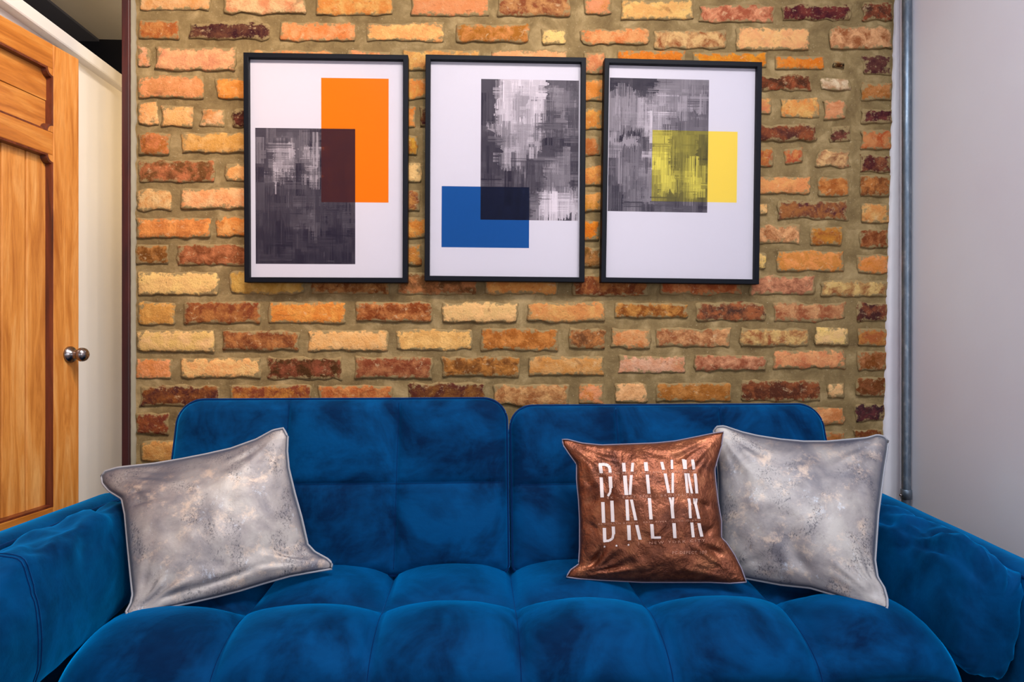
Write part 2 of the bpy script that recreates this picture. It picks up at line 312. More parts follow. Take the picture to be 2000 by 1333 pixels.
def brick_mesh(x0, x1, y0, y1, pal, seed):
    r = random.Random(seed); wpx, hpx = x1-x0, y1-y0
    nx = max(5, int(wpx/9)); ny = 6
    us = [0, 2.5/wpx, 6/wpx]; us += [6/wpx + (1-12/wpx)*k/(nx-3) for k in range(1, nx-3)]; us += [1-6/wpx, 1-2.5/wpx, 1]
    vs_ = [0, 2.5/hpx, 6/hpx, .35, .65, 1-6/hpx, 1-2.5/hpx, 1]
    proud = r.uniform(0.005, 0.009); tilt = r.uniform(-1, 1)*0.002; cr = r.uniform(4, 12)
    rough = 3.6 if pal in ('mr','dk','pb','bd','cb','pp','pk','wh') else 2.6
    if pal == 'bo': rough = 0.6; cr = 1.5
    V = []; A = []
    for v in vs_:
        for u in us:
            px = x0 + u*wpx; py = y0 + v*hpx
            ex = min(u, 1-u)*wpx; ey = min(v, 1-v)*hpx; e = min(ex, ey)
            # round corners
            cx = cr - ex; cy = cr - ey
            if cx > 0 and cy > 0:
                L_ = math.hypot(cx, cy)
                if L_ > cr:
                    k = (L_-cr)/L_; px += (cx*k)*(1 if u < .5 else -1); py += (cy*k)*(1 if v < .5 else -1)
            wgt = max(0, 1 - e/12)
            px += wgt*rough*noise.noise(Vector((px*.06, py*.09, seed*3.7)))*2.2
            py += wgt*rough*noise.noise(Vector((px*.05, py*.05, seed*5.1+9)))*2.0
            if e <= 0.01: y = 0.006
            elif e < 4: y = -proud*0.62
            else: y = -proud - tilt*(u-.5) + 0.0022*noise.noise(Vector((px*.05, py*.09, seed*1.3)))
            V.append(py_(px, py, y)); A.append(min(1, e/16.0)*0.5)
    nx = len(us)-1; ny = len(vs_)-1
    F_ = grid_faces(nx, ny, flip=True)
    # close the hidden back so that the piece is a solid
    rim = [i for i in range(nx+1)] + [j*(nx+1)+nx for j in range(1, ny+1)] + [ny*(nx+1)+i for i in range(nx-1, -1, -1)] + [j*(nx+1) for j in range(ny-1, 0, -1)]
    F_.append(tuple(rim))
    o = mesh_obj('brick', V, F_, BRICK, wall, True)
    a, b = PAL[pal]; jit = lambda c: tuple(max(0, min(255, x + r.uniform(-9, 9))) for x in c)
    sat = lambda c: (c[0]*0.99, c[1]*0.94, c[2]*0.84); ja, jb = srgb(*jit(sat(a))), srgb(*jit(sat(b)))
    ca = o.data.color_attributes.new('colA', 'FLOAT_COLOR', 'POINT'); cb = o.data.color_attributes.new('colB', 'FLOAT_COLOR', 'POINT')
    ca.data.foreach_set('color', np.array([(*ja[:3], t) for t in A], dtype=np.float32).ravel())
    cb.data.foreach_set('color', np.array([jb]*len(V), dtype=np.float32).ravel())
seed = 0
for row in ROWS:
    for bk in row:
        seed += 1; brick_mesh(*bk, seed)
keys = list(PAL)
for ry in (-80, -136):                                   # courses just above the frame, for a view a step aside
    x = 268
    while x < 1700:
        wd = rnd.choice((150, 152, 155, 70)); wd = min(wd, 1745-x); seed += 1
        brick_mesh(x, x+wd, ry, ry+42, rnd.choice(keys[:8]), seed); x += wd + rnd.uniform(14, 22)

# cement return at the left end, stained jamb, ragged plaster lip at the right
def strip(name, xa, xb, ybase, mat, amp, seed_, parent, z0=0.0, z1=ZC, jag_left=True):
    V = []; N_ = 220
    for j in range(N_+1):
        z = z0 + (z1-z0)*j/N_
        j1 = amp*noise.noise(Vector((seed_, 0, z*28))) + amp*.6*noise.noise(Vector((seed_+4, 0, z*90)))
        l, r_ = (xa(z)+j1, xb(z)) if jag_left else (xa(z), xb(z)+j1)
        for t in range(5):
            x = l + (r_-l)*t/4; y = ybase + (0.004 if (t == 0 and jag_left) or (t == 4 and not jag_left) else 0) + 0.0015*noise.noise(Vector((x*70, seed_, z*60)))
            V.append((x, y, z))
        V.append((r_, 0.02, z)); V.append((l, 0.02, z))
    k = 7; F_ = []
    for j in range(N_):
        for t in range(k):
            a = j*k+t; b = j*k+(t+1) % k; F_.append((a, b, b+k, a+k))
    F_.append(tuple(range(k))[::-1]); F_.append(tuple(N_*k+t for t in range(k)))
    return mesh_obj(name, V, F_, mat, parent, True)
strip('cement_edge', lambda z: XB-0.002, lambda z: py_(266, 500, 0).x, -0.011, CEMENT, 0.0045, 3.0, wall, jag_left=False)
def lipx(z):
    py = 666.5 - (z-CAMZ)*F/ (D*0.9986+1.3*0.0523); px = 1750 - 22*(py/850.0); return py_(px, 500, -0.01).x
lip = strip('plaster_edge', lipx, lambda z: XR-0.0005, -0.013, WHITE, 0.004, 9.0, wall)
mb = MB(); xj0, xj1 = py_(237, 500, -0.02).x, py_(252.5, 500, -0.02).x
mb.box((xj0, -0.02, 0), (xj1, 0.14, ZC)); o = struct(mb.build('trim_2', REDWOOD)); bevel(o, 0.003)

# ------------------------------------------------------------------ door, ajar
ang = math.radians(8.5); DE = Vector((0, 0, 0))
rr_ = ray(154.5, 667); t_ = 1.85/rr_.y; E = CAM + rr_*t_; E.z = 0
dirn = Vector((-math.sin(ang), -math.cos(ang), 0))       # from the latch edge towards the hinges
nrm = Vector((math.cos(ang), -math.sin(ang), 0))         # towards the room
def on_leaf(px, py, rec=0.0):
    r = ray(px, py); o = E - nrm*rec; t = (o-CAM).dot(nrm)/r.dot(nrm); p = CAM + r*t; return (p-E).dot(dirn), p.z
def dz(px, py): return on_leaf(px, py)[1]
LW = 0.74; door = empty('door_1', E + dirn*LW, 'honey-coloured wooden panel door standing ajar left of the sofa', 'door')
door['kind'] = 'structure'
del door['category']; 
ztop = dz(150, 113); zb = 0.02
sst = on_leaf(104, 600)[0]
zpt, zpb = dz(100, 134), dz(98, 257); zlt, zlb = dz(100, 303), dz(104, 990)
def dbox(s0, s1, z0, z1, d0, d1, mbx):
    c = []
    for z in (z0, z1):
        for (s, d) in ((s0, d1), (s1, d1), (s1, d0), (s0, d0)):
            p = E + dirn*s + nrm*d; c.append((p.x, p.y, z))
    mbx.add(c, [(0,1,2,3),(7,6,5,4),(0,4,5,1),(1,5,6,2),(2,6,7,3),(3,7,4,0)])
def dpart(name, s0, s1, z0, z1, d0, d1, mat, bv=0.003):
    m = MB(); dbox(s0, s1, z0, z1, d0, d1, m); o = m.build(name, mat, door); bevel(o, bv); return o
TH = 0.036
dpart('stile', 0, sst, zb, ztop, -TH, 0, PINE); dpart('stile', LW-sst, LW, zb, ztop, -TH, 0, PINE)
dpart('rail', sst, LW-sst, zpt, ztop, -TH, 0, PINE_H); dpart('rail', sst, LW-sst, zlt, zpb, -TH, 0, PINE_H); dpart('rail', sst, LW-sst, zb, zlb, -TH, 0, PINE_H)
gr = on_leaf(49, 600, 0.018)[0]; pw = gr - sst
dpart('upper_panel', sst-0.004, LW-sst+0.004, (zpt+zpb)/2, zpt+0.004, -0.030, -0.015, PINE_H, 0.001); dpart('upper_panel', sst-0.004, LW-sst+0.004, zpb-0.004, (zpt+zpb)/2, -0.030, -0.017, PINE_H, 0.002)
s = sst-0.004
while s < LW-sst-0.01:
    e = min(s+pw+0.004, LW-sst+0.004); dpart('plank', s, e-0.003, zlb-0.004, zlt+0.004, -0.030, -0.017, PINE, 0.003); s = e
# dark moulding ring with clipped corners inside each opening
def mould(z0, z1, both):
    m = MB(); s0, s1 = sst, LW-sst; q = 0.017; wd = 0.006
    def ring(off, d):
        a0, a1, b0, b1 = s0+off, s1-off, z0+off, z1-off; pts = []
        for (cs, cz, sa) in ((a0, b1, 0), (a1, b1, 1), (a1, b0, 2), (a0, b0, 3)):
            for k in range(5):
                tt = k/4*math.pi/2
                if sa > 1 and not both: pts.append((cs, cz)) if k == 0 else None; continue
                if sa == 0: p = (cs+q*(1-math.sin(tt)) if 0 else cs + q*math.sin(tt), cz - q*math.cos(tt))
                elif sa == 1: p = (cs - q*math.cos(tt), cz - q*math.sin(tt))
                elif sa == 2: p = (cs - q*math.sin(tt), cz + q*math.cos(tt))
                else: p = (cs + q*math.cos(tt), cz + q*math.sin(tt))
                # concave clipped corner: swing about the corner itself
                pts.append(p)
        return [E + dirn*p[0] + nrm*d + Vector((0, 0, p[1])) for p in pts]
    r0, r1, r2 = ring(-0.001, -0.0005), ring(0.004, -0.001), ring(wd, -0.019); nn = len(r0)
    # outer border to fill the square corner
    m.add(r0+r1+r2, [(i, (i+1) % nn, nn+(i+1) % nn, nn+i) for i in range(nn)] + [(nn+i, nn+(i+1) % nn, 2*nn+(i+1) % nn, 2*nn+i) for i in range(nn)])
    m.build('moulding', DARKWOOD, door, False)
    c = MB()
    for (cs, cz, a, b) in ((s0, z1, 1, -1), (s1, z1, -1, -1), (s1, z0, -1, 1), (s0, z0, 1, 1))[:4 if both else 2]:
        pts = [(cs, cz)] + [(cs + a*q*math.sin(k/4*math.pi/2)*1.0, cz + b*q*math.cos(k/4*math.pi/2)) for k in range(5)]
        fr = [E + dirn*p[0] - nrm*0.0003 + Vector((0, 0, p[1])) for p in pts]; bk = [E + dirn*p[0] - nrm*0.025 + Vector((0, 0, p[1])) for p in pts]
        n6 = len(pts); c.add(fr+bk, [tuple(range(n6)), tuple(range(n6, 2*n6))[::-1]] + [(i, (i+1) % n6, n6+(i+1) % n6, n6+i) for i in range(n6)])
    c.build('corner_block', PINE, door)
mould(zpb, zpt, True); mould(zlb, zlt, False)
ks, kz = on_leaf(136, 693); kp = E + dirn*ks + Vector((0, 0, kz))
m = MB(); m.lathe(kp, nrm, [(0, .022), (.004, .022), (.008, .019), (.012, .012), (.022, .010), (.026, .0105)]); kb = m.build('knob_rose', STEEL, door, True)
m = MB(); m.lathe(kp, nrm, [(.024, .009), (.027, .015), (.033, .0185), (.037, .0185), (.043, .0165), (.048, .011), (.050, .004), (.0503, .001)]); m.build('knob', STEEL, door, True)
m = MB(); m.box((-0.002, -0.002, 0), (0.002, 0.002, 0))
for z in (0.25, 0.95, 1.6):
    p = E + dirn*(LW+0.003) - nrm*0.018; m = MB(); m.tube([p+Vector((0,0,z)), p+Vector((0,0,z+.09))], 0.006); m.build('hinge', STEEL, door, True)

# ------------------------------------------------------------------ steel conduit in the right corner
CX = XR-0.017; rp = ray(1771, 400); cpy = -D + CX/(rp.x/rp.y)
con = empty('steel_conduit', (CX, cpy, 0), 'galvanised steel conduit pipe running up the right wall beside the brick', 'pipe')
m = MB(); m.tube([(CX-0.003, cpy, 0.0), (CX-0.002, cpy, 0.57), (CX-0.001, cpy, 1.0), (CX, cpy, 1.6), (CX+.001, cpy, ZC)], 0.0135, 20); m.build('pipe', GALV, con, True)
m = MB(); m.lathe((CX-0.002, cpy, 0.545), (0, 0, 1), [(0, .016), (.028, .016), (.03, .014)], 20); m.build('coupling', GALV, con, True)
sv = pd(1757, 967, 1.97)
m = MB(); m.lathe((CX-0.018, cpy-0.006, 0.558), (-1, 0, 0), [(0, .004), (.008, .004), (.009, .002)], 10); m.build('screw', STEEL, con, True)
for z in (1.25, 2.2):
    m = MB(); m.tube([(CX-0.0165*math.cos(t), cpy-0.0165*math.sin(t), z) for t in [math.pi*(k/8-.5) for k in range(9)]], 0.002, 6)
    if z > 2: m.build('strap', GALV, con, True)

# ------------------------------------------------------------------ framed prints
def smooth1(n, sc_, rg):
    k = max(2, int(n/sc_)+2); a = rg.random(k); x = np.linspace(0, k-1.001, n); i = x.astype(int); f = x-i; return a[i]*(1-f)+a[i+1]*f
def painting(W, H, tones, seed_, nst=420):
    rg = np.random.default_rng(seed_)
    img = np.full((H, W), tones[0][4], float); base = img.copy()
    for (a, b, c, d, t) in tones:
        xa, xb, ya, yb = int(a*W), int(b*W), int(c*H), int(d*H); base[ya:yb, xa:xb] = t
    # ragged blocks
    yy, xx = np.mgrid[0:H, 0:W]
    jx = (smooth1(H, 3, rg)*14-7)[:, None] + (smooth1(H, 14, rg)*16-8)[:, None]; jy = (smooth1(W, 2, rg)*18-9)[None, :] + (smooth1(W, 12, rg)*16-8)[None, :]
    xi = np.clip(xx + jx, 0, W-1).astype(int); yi = np.clip(yy + jy, 0, H-1).astype(int)
    img = base[yi, xi].copy()
    for _ in range(nst):
        vert = rg.random() < 0.6
        L_ = rg.integers(12, 70); B_ = rg.integers(3, 22)
        w_, h_ = (B_, L_) if vert else (L_, B_)
        x = int(rg.integers(-5, W-4)); y = int(rg.integers(-5, H-4)); xa, xb, ya, yb = max(0, x), min(W, x+w_), max(0, y), min(H, y+h_)
        if xb-xa < 2 or yb-ya < 2: continue
        t = base[min(H-1, (ya+yb)//2), min(W-1, (xa+xb)//2)]; t = t + rg.normal(0, 0.05 + 0.16*t)
        st = rg.random(xb-xa)[None, :] if vert else rg.random(yb-ya)[:, None]
        al = (0.25 + 0.6*rg.random()) * (st > 0.35) * np.ones((yb-ya, xb-xa))
        sub = img[ya:yb, xa:xb]; img[ya:yb, xa:xb] = sub*(1-al) + al*(t + (st-.5)*0.22*(t+.15))
    # scratches and fine grain
    for _ in range(60):
        x = int(rg.integers(0, W-2)); y = int(rg.integers(0, H-20)); l = int(rg.integers(8, 40)); b = base[min(H-1, y+l//2), x]
        img[y:y+l, x] += (0.3 if rg.random() < .5 else -0.3)*(b+0.05)
    img += (rg.random((H, W))-.5)*0.05*(0.3+img)
    return np.clip(img, 0.0, 1)**1.35
def gray_to_ink(g, lo, hi): return np.array(lo)[None, None, :]*(1-g[..., None]) + np.array(hi)[None, None, :]*g[..., None]
def lin(c): return np.array(srgb(*c)[:3])
YFRAME, YBACK, YPAPER, YGLASS = -0.046, -0.0135, -0.030, -0.036
def framed(outer, paint, block, tones, blockcol, overlap, label, seed_, blur=False):
    oc = [py_(x, y, YFRAME) for (x, y) in outer]        # TL TR BR BL
    c0 = sum(oc, Vector())/4
    fr = empty('framed_print', Vector((c0.x, YBACK, min(oc[2].z, oc[3].z))), label, 'picture', 'framed abstract prints in a row on the brick wall')
    ins = 0.0150
    ux = (oc[1]-oc[0]).normalized(); uz = (oc[0]-oc[3]).normalized()
    ic = [oc[0]+ux*ins-uz*ins, oc[1]-ux*ins-uz*ins, oc[2]-ux*ins+uz*ins, oc[3]+ux*ins+uz*ins]
    at = lambda p, y: Vector((p.x, y, p.z))
    m = MB(); v = [at(p, YFRAME) for p in oc] + [at(p, YFRAME) for p in ic] + [at(p, YBACK) for p in oc] + [at(p, YBACK) for p in ic]
    f = []
    for i in range(4):
        j = (i+1) % 4; f += [(i, j, 4+j, 4+i)[::-1], (8+i, 8+j, 12+j, 12+i), (i, 8+i, 8+j, j)[::-1], (4+i, 4+j, 12+j, 12+i)[::-1]]
    m.add(v, f); o = m.build('frame', BLACKF, fr); bevel(o, 0.0015)
    m = MB(); m.add([at(p, YBACK+.0005) for p in ic] + [at(p, YPAPER+.004) for p in ic], [(0,1,2,3),(7,6,5,4),(0,4,5,1),(1,5,6,2),(2,6,7,3),(3,7,4,0)]); m.build('backing_board', BLKLEG, fr)
    # print: quads that follow the ink edges; the pixel layout is taken in the frame's own opening
    ipx = [(outer[0][0]+9.5, outer[0][1]+10), (outer[1][0]-9.5, outer[1][1]+10), (outer[2][0]-9.5, outer[2][1]-9), (outer[3][0]+9.5, outer[3][1]-9)]
    pc = [py_(x, y, YPAPER) for (x, y) in outer]
    X0 = (outer[0][0]+outer[3][0])/2; X1 = (outer[1][0]+outer[2][0])/2; Y0 = (outer[0][1]+outer[1][1])/2; Y1 = (outer[2][1]+outer[3][1])/2
    def P(px, py):
        u = (px-X0)/(X1-X0); v = (py-Y0)/(Y1-Y0)
        top = oc[0].lerp(oc[1], u); bot = oc[3].lerp(oc[2], u); q = top.lerp(bot, v); return at(q, YPAPER)
    xs = set([X0+7, X1-7, block[0], block[2]]) | set(np.arange(paint[0], paint[2]+.01, 1.0)); ys = set([Y0+7, Y1-7, block[1], block[3]]) | set(np.arange(paint[1], paint[3]+.01, 1.0))
    xs = np.array(sorted(xs)); ys = np.array(sorted(ys))
    W, H = int(paint[2]-paint[0]), int(paint[3]-paint[1]); g = painting(W, H, tones, seed_)
    inkp = gray_to_ink(g, lin((34, 27, 42)), lin((206, 192, 200)))
    V = [P(x, y) for y in ys for x in xs]; nx = len(xs)-1; ny = len(ys)-1
    cx = (xs[1:]+xs[:-1])/2; cy = (ys[1:]+ys[:-1])/2
    col = np.ones((ny, nx, 3))*lin((198, 190, 200))
    inb = ((cx > block[0]) & (cx < block[2]))[None, :] & ((cy > block[1]) & (cy < block[3]))[:, None]
    inp = ((cx > paint[0]) & (cx < paint[2]))[None, :] & ((cy > paint[1]) & (cy < paint[3]))[:, None]
    gi = np.clip((cy-paint[1]).astype(int), 0, H-1)[:, None]; gj = np.clip((cx-paint[0]).astype(int), 0, W-1)[None, :]
    full = inkp[gi, gj]; gg = g[gi, gj][..., None]
    col = np.where(inb[..., None], lin(blockcol), col); col = np.where(inp[..., None], full, col)
    ov = lin(overlap[0])*(1-gg) + lin(overlap[1])*gg; col = np.where((inb & inp)[..., None], ov, col)
    o = mesh_obj('art_print', V, grid_faces(nx, ny, flip=True), PRINT, fr)
    ca = o.data.color_attributes.new('ink', 'FLOAT_COLOR', 'CORNER')
    cc = np.concatenate([col.reshape(-1, 3), np.ones((nx*ny, 1))], 1); ca.data.foreach_set('color', np.repeat(cc, 4, axis=0).astype(np.float32).ravel())
    m = MB(); gc = [oc[0]+ux*.012-uz*.012, oc[1]-ux*.012-uz*.012, oc[2]-ux*.012+uz*.012, oc[3]+ux*.012+uz*.012]
    m.add([at(p, YGLASS) for p in gc] + [at(p, YGLASS-.0018) for p in gc], [(0,1,2,3),(7,6,5,4),(0,4,5,1),(1,5,6,2),(2,6,7,3),(3,7,4,0)]); m.build('glass_pane', PANE, fr)
    return fr
framed([(475,102),(797,107),(796,552.5),(477,551.5)], (495,248,691,515), (624,148,757,393),
    [(0,1,0,1,.07),(0,.2,0,.45,.13),(.2,.66,0,.12,.17),(.2,.64,.14,.38,.55),(.28,.5,.05,.14,.22),(.26,.55,.3,.37,.12),(.24,.5,.24,.3,.6),(.42,.5,.12,.3,.22),(0,1,.45,.72,.09),(.4,.6,.62,.75,.16),(0,1,.75,1,.05)],
    (214,104,0), ((54,24,30), (120,56,30)), 'black framed print with an orange block behind a dark painted block', 11)
framed([(831,106),(1145,112),(1142,551.5),(829,548.5)], (938,151,1131,428), (862,363,1034,483),
    [(0,1,0,1,.13),(.18,.64,0,.32,.8),(.34,.5,.1,.26,.5),(.0,.17,0,.3,.12),(.66,1,0,.4,.2),(.74,.9,.06,.36,.32),(.1,.6,.32,.4,.5),(.2,.44,.38,.62,.5),(.44,.6,.36,.54,.55),(.6,1,.4,.54,.11),(0,.2,.4,1,.09),(.2,.6,.62,.78,.14),(.64,.9,.54,.8,.32),(.9,1,.56,.78,.1),(.56,1,.8,.98,.72),(.5,.62,.8,1,.35)],
    (10,68,132), ((1,3,28), (40,50,90)), 'black framed print with a blue block below a tall streaky grey block', 23)
framed([(1181,113),(1489,121),(1483,555.5),(1174,551.5)], (1190,151,1385,413), (1275,252,1443,392),
    [(0,1,0,1,.2),(0,.55,0,.1,.06),(.0,.3,.1,.4,.42),(0,.35,.4,.45,.05),(.02,.3,.45,.52,.5),(.3,.56,.16,.38,.62),(.45,.96,.12,.24,.42),(.5,1,.0,.12,.36),(.55,1,.26,.4,.26),(0,.14,.55,1,.16),(.3,.44,.56,.95,.3),(.43,.62,.4,.8,.62),(.62,.9,.4,.6,.3),(.5,.95,.68,.84,.6),(.9,1,.5,.66,.1),(.44,1,.86,1,.16),(.1,.25,.62,.8,.3)],
    (222,188,72), ((62,56,34), (226,206,84)), 'black framed print with a yellow block behind a grey painted block', 37)

# ------------------------------------------------------------------ sofa
sofa = empty('sofa_bed', (0.085, -0.55, 0), 'blue velvet click-clack sofa bed with tufted seat and two backrests before the brick wall', 'sofa')
SX0, SX1 = -0.785, 0.952; CW = (SX1-SX0)/6
prof = [(1.80,.437),(1.70,.437),(1.60,.437),(1.52,.438),(1.462,.438),(1.42,.443),(1.37,.440),(1.32,.428),(1.285,.412),(1.258,.392),(1.243,.372)]
def prof_at(t):   # t in 0..10
    i = min(int(t), 9); f = t-i; p0 = prof[max(0,i-1)]; p1 = prof[i]; p2 = prof[i+1]; p3 = prof[min(10,i+2)]
    h = lambda k: 0.5*((2*p1[k]) + (-p0[k]+p2[k])*f + (2*p0[k]-5*p1[k]+4*p2[k]-p3[k])*f*f + (-p0[k]+3*p1[k]-3*p2[k]+p3[k])*f**3)
    return h(0), h(1)
def puff(s): return max(0.0, math.sin(math.pi*s))**0.52
V = []; NU = 6*20; rows = [0.25+k*(3.75/14) for k in range(15)] + [4+k*(6/28) for k in range(1, 29)]
for t in rows:
    d, z = prof_at(t); d2, z2 = prof_at(min(10, t+.05)); d1, z1 = prof_at(max(0, t-.05))
    tx, tz = (d2-d1), (z2-z1); ln = math.hypot(tx, tz); nd, nzz = tz/ln, -tx/ln      # outward normal in (d,z)
    if t <= 4: st = puff((t+1.0)/5.0)
    else: st = puff((t-4)/6.0) if t > 4 else 0
    for i in range(NU+1):
        s = i/20.0; k = min(5, int(s)); fx = s-k
        x = SX0 + CW*s
        wr = 0.004*noise.noise(Vector((x*9, t*.9, 3.1))) + 0.0018*noise.noise(Vector((x*28, t*2.3, 7.7)))
        a = 0.050*puff(fx)*st + wr*st*puff(fx)
        e = min(1.0, min(s, 6-s)/0.35); edge = (1-math.sqrt(max(0, 1-(1-e)**2)))*0.04 if e < 1 else 0
        # gathers running in from the seams near the front edge
        V.append(Vector((x, -D + d - nd*0 + (-abs(nd) if nd < 0 else -nd)*0 + nd*a, z + nzz*a - edge)))
nr = len(rows)
Fc = grid_faces(NU, nr-1, flip=True)
# apron down the front and underside
off = len(V); last = (nr-1)*(NU+1)
for (dy, z) in ((0.004, .30), (0.03, .27)):
    for i in range(NU+1): p = V[last+i]; V.append(Vector((p.x, -D+1.243+dy, z)))
for rw in range(2):
    a0 = last if rw == 0 else off
    for i in range(NU): b0 = off + rw*(NU+1); Fc.append((a0+i+1, a0+i, b0+i, b0+i+1))
bo = len(V)
for i in range(NU+1): V.append(Vector((V[i].x, V[i].y, .27)))
for i in range(NU): Fc.append((i, i+1, bo+i+1, bo+i)); Fc.append((bo+i, bo+i+1, off+NU+1+i+1, off+NU+1+i))
Lc = [j*(NU+1) for j in range(nr)] + [off, off+NU+1, bo]; Rc = [j*(NU+1)+NU for j in range(nr)] + [off+NU, off+2*NU+1, bo+NU]
Fc.append(tuple(Lc)); Fc.append(tuple(Rc[::-1]))
seat = mesh_obj('seat', V, Fc, BLUE, sofa, True)
m = MB(); m.tube([V[last+i]+Vector((0, -0.003, -0.002)) for i in range(0, NU+1, 2)], 0.0045, 8); m.build('piping', BLUE_PIPE, seat, True)
# stitched seam cords sunk in the grooves
for k in range(1, 6):
    m = MB(); m.tube([V[j*(NU+1)+k*20]+Vector((0, -0.001, .0004)) for j in range(2, nr)], 0.0014, 6); m.build('seam', BLUE_PIPE, seat, True)

def backrest(xa, xb, top, bot, T=0.12, seed_=1.0):
    # top, bot = (distance from camera plane, z) of the front face's upper and lower edge
    tp = Vector((0, -D+top[0], top[1])); bt = Vector((0, -D+bot[0], bot[1])); upv = (tp-bt); H = upv.length; upv.normalize()
    nb = Vector((0, upv.z, -upv.y)); nf = -nb        # nf faces the camera
    Wd = xb-xa; N1, N2 = 150, 90; R = 0.062
    def rr(a, b):
        # square -> rounded rectangle, along rays from the centre
        hx, hy = Wd/2, H/2; x, y = a*hx, b*hy; mm = max(abs(a), abs(b))
        if mm < 1e-6: return 0, 0
        sx, sy = abs(x)/mm, abs(y)/mm; k = 1.0
        Rr = R if b > 0 else 0.02
        if sx > hx-Rr and sy > hy-Rr:
            lo, hi = 0.7, 1.0
            for _ in range(24):
                md = (lo+hi)/2; qx, qy = sx*md-(hx-Rr), sy*md-(hy-Rr)
                if qx > 0 and qy > 0 and math.hypot(qx, qy) > Rr: hi = md
                else: lo = md
            k = lo
        kk = 1-(1-k)*mm**6; return x*kk, y*kk
    def loc(x, y, d): return Vector(((xa+xb)/2+x, 0, 0)) + bt + upv*(H/2+y) + nf*d
    def grid(front):
        out = []
        for j in range(N2+1):
            b = -1+2*j/N2
            for i in range(N1+1):
                a = -1+2*i/N1; x, y = rr(a, b)
                e = min(1-abs(a), (1-abs(b))*H/Wd)*Wd/2; rim = min(1, e/0.03); dd = 0.016*math.sqrt(max(0, 1-(1-rim)**2))
                if front:
                    sx = (a+1)/2*3; fx = sx-math.floor(min(sx, 2.9999)); sy = (b+1)/2*2; fy = sy-math.floor(min(sy, 1.9999))
                    gx = min(fx, 1-fx)*Wd/3; gy = min(fy, 1-fy)*H/2
                    q = (1-0.55*math.exp(-gx/0.028)-0.45*math.exp(-gx/0.004))*(1-math.exp(-gy/0.008)*0.6)*(0.6+0.4*math.sin(math.pi*fx)*math.sin(math.pi*fy))
                    dd += 0.026*q*rim + 0.0025*noise.noise(Vector((x*8, y*8, seed_))) * rim - 0.008*rim
                    out.append(loc(x, y, dd))
                else: out.append(loc(x, y, -T-dd))
        return out
    Vf = grid(True); Vb = grid(False); nV = len(Vf); Fx = grid_faces(N1, N2) + grid_faces(N1, N2, nV, True)
    rim = [i for i in range(N1+1)] + [j*(N1+1)+N1 for j in range(1, N2+1)] + [N2*(N1+1)+i for i in range(N1-1, -1, -1)] + [j*(N1+1) for j in range(N2-1, 0, -1)]
    for i in range(len(rim)): a, b = rim[i], rim[(i+1) % len(rim)]; Fx.append((a, nV+a, nV+b, b)[::1])
    o = mesh_obj('backrest', Vf+Vb, Fx, BLUE, sofa, True)
    for k in (1, 2):
        m = MB(); m.tube([Vf[j*(N1+1)+k*50] for j in range(3, N2-1)], 0.0012, 6); m.build('seam', BLUE_PIPE, o, True)
    m = MB(); m.tube([Vf[(N2//2)*(N1+1)+i] for i in range(3, N1-2)], 0.0010, 6); m.build('seam', BLUE_PIPE, o, True)
    for (d, src) in ((0.001, Vf), (0, Vb)):
        m = MB(); m.tube([src[i] for i in rim], 0.0042, 8, closed=True); m.build('piping', BLUE_PIPE, o, True)
backrest(-0.772, 0.078, (1.775, .876), (1.655, .452), seed_=2.0)
backrest(0.090, 0.955, (1.815, .852), (1.665, .448), seed_=5.0)

def arm(sign, xin, xout, zb_, zf, dback, dfront):
    # outer upholstered panel with a padded top roll
    V = []; ND = 36; sec = []
    w_ = abs(xout-xin)
    for k in range(24):
        an = 2*math.pi*k/24; cx, cz = math.cos(an), math.sin(an)
        sx = (abs(cx)**0.45)*(1 if cx > 0 else -1)*0.5; sz = (abs(cz)**0.35)*(1 if cz > 0 else -1)*0.5
        sec.append((sx, sz))
    for j in range(ND+1):
        t = j/ND; d = dback + (dfront-dback)*t; ztop_ = zb_ + (zf-zb_)*t; zl = 0.16
        e = min(t, 1-t)*abs(dback-dfront); sh = 1-(0.16*(1-min(1, e/0.03))**2)
        for (sx, sz) in sec:
            x = (xin+xout)/2 + sign*sx*w_*sh + 0.0015*noise.noise(Vector((d*9, sz*4, sign)))
            lean = sign*0.03*(sz+.5); z = zl + (ztop_-zl)*(sz*(0.5+sh/2)+.5); V.append(Vector((x+lean-sign*.015, -D+d, z)))
    n_ = 24; Fa = []
    for j in range(ND):
        for k in range(n_): Fa.append((j*n_+k, j*n_+(k+1) % n_, (j+1)*n_+(k+1) % n_, (j+1)*n_+k))
    Fa.append(tuple(range(n_))); Fa.append(tuple(ND*n_+k for k in range(n_))[::-1])
    o = mesh_obj('arm', V, Fa, BLUE, sofa, True)
    m = MB(); m.tube([V[j*n_+(8 if 1 else 0)] + Vector((0, 0, -.002)) for j in range(1, ND)], 0.004, 8); m.build('piping', BLUE_PIPE, o, True)
    return o
arm(1, 1.055, 1.150, .605, .560, 1.86, 1.02)
arm(-1, -0.915, -1.000, .625, .645, 1.86, 1.02)

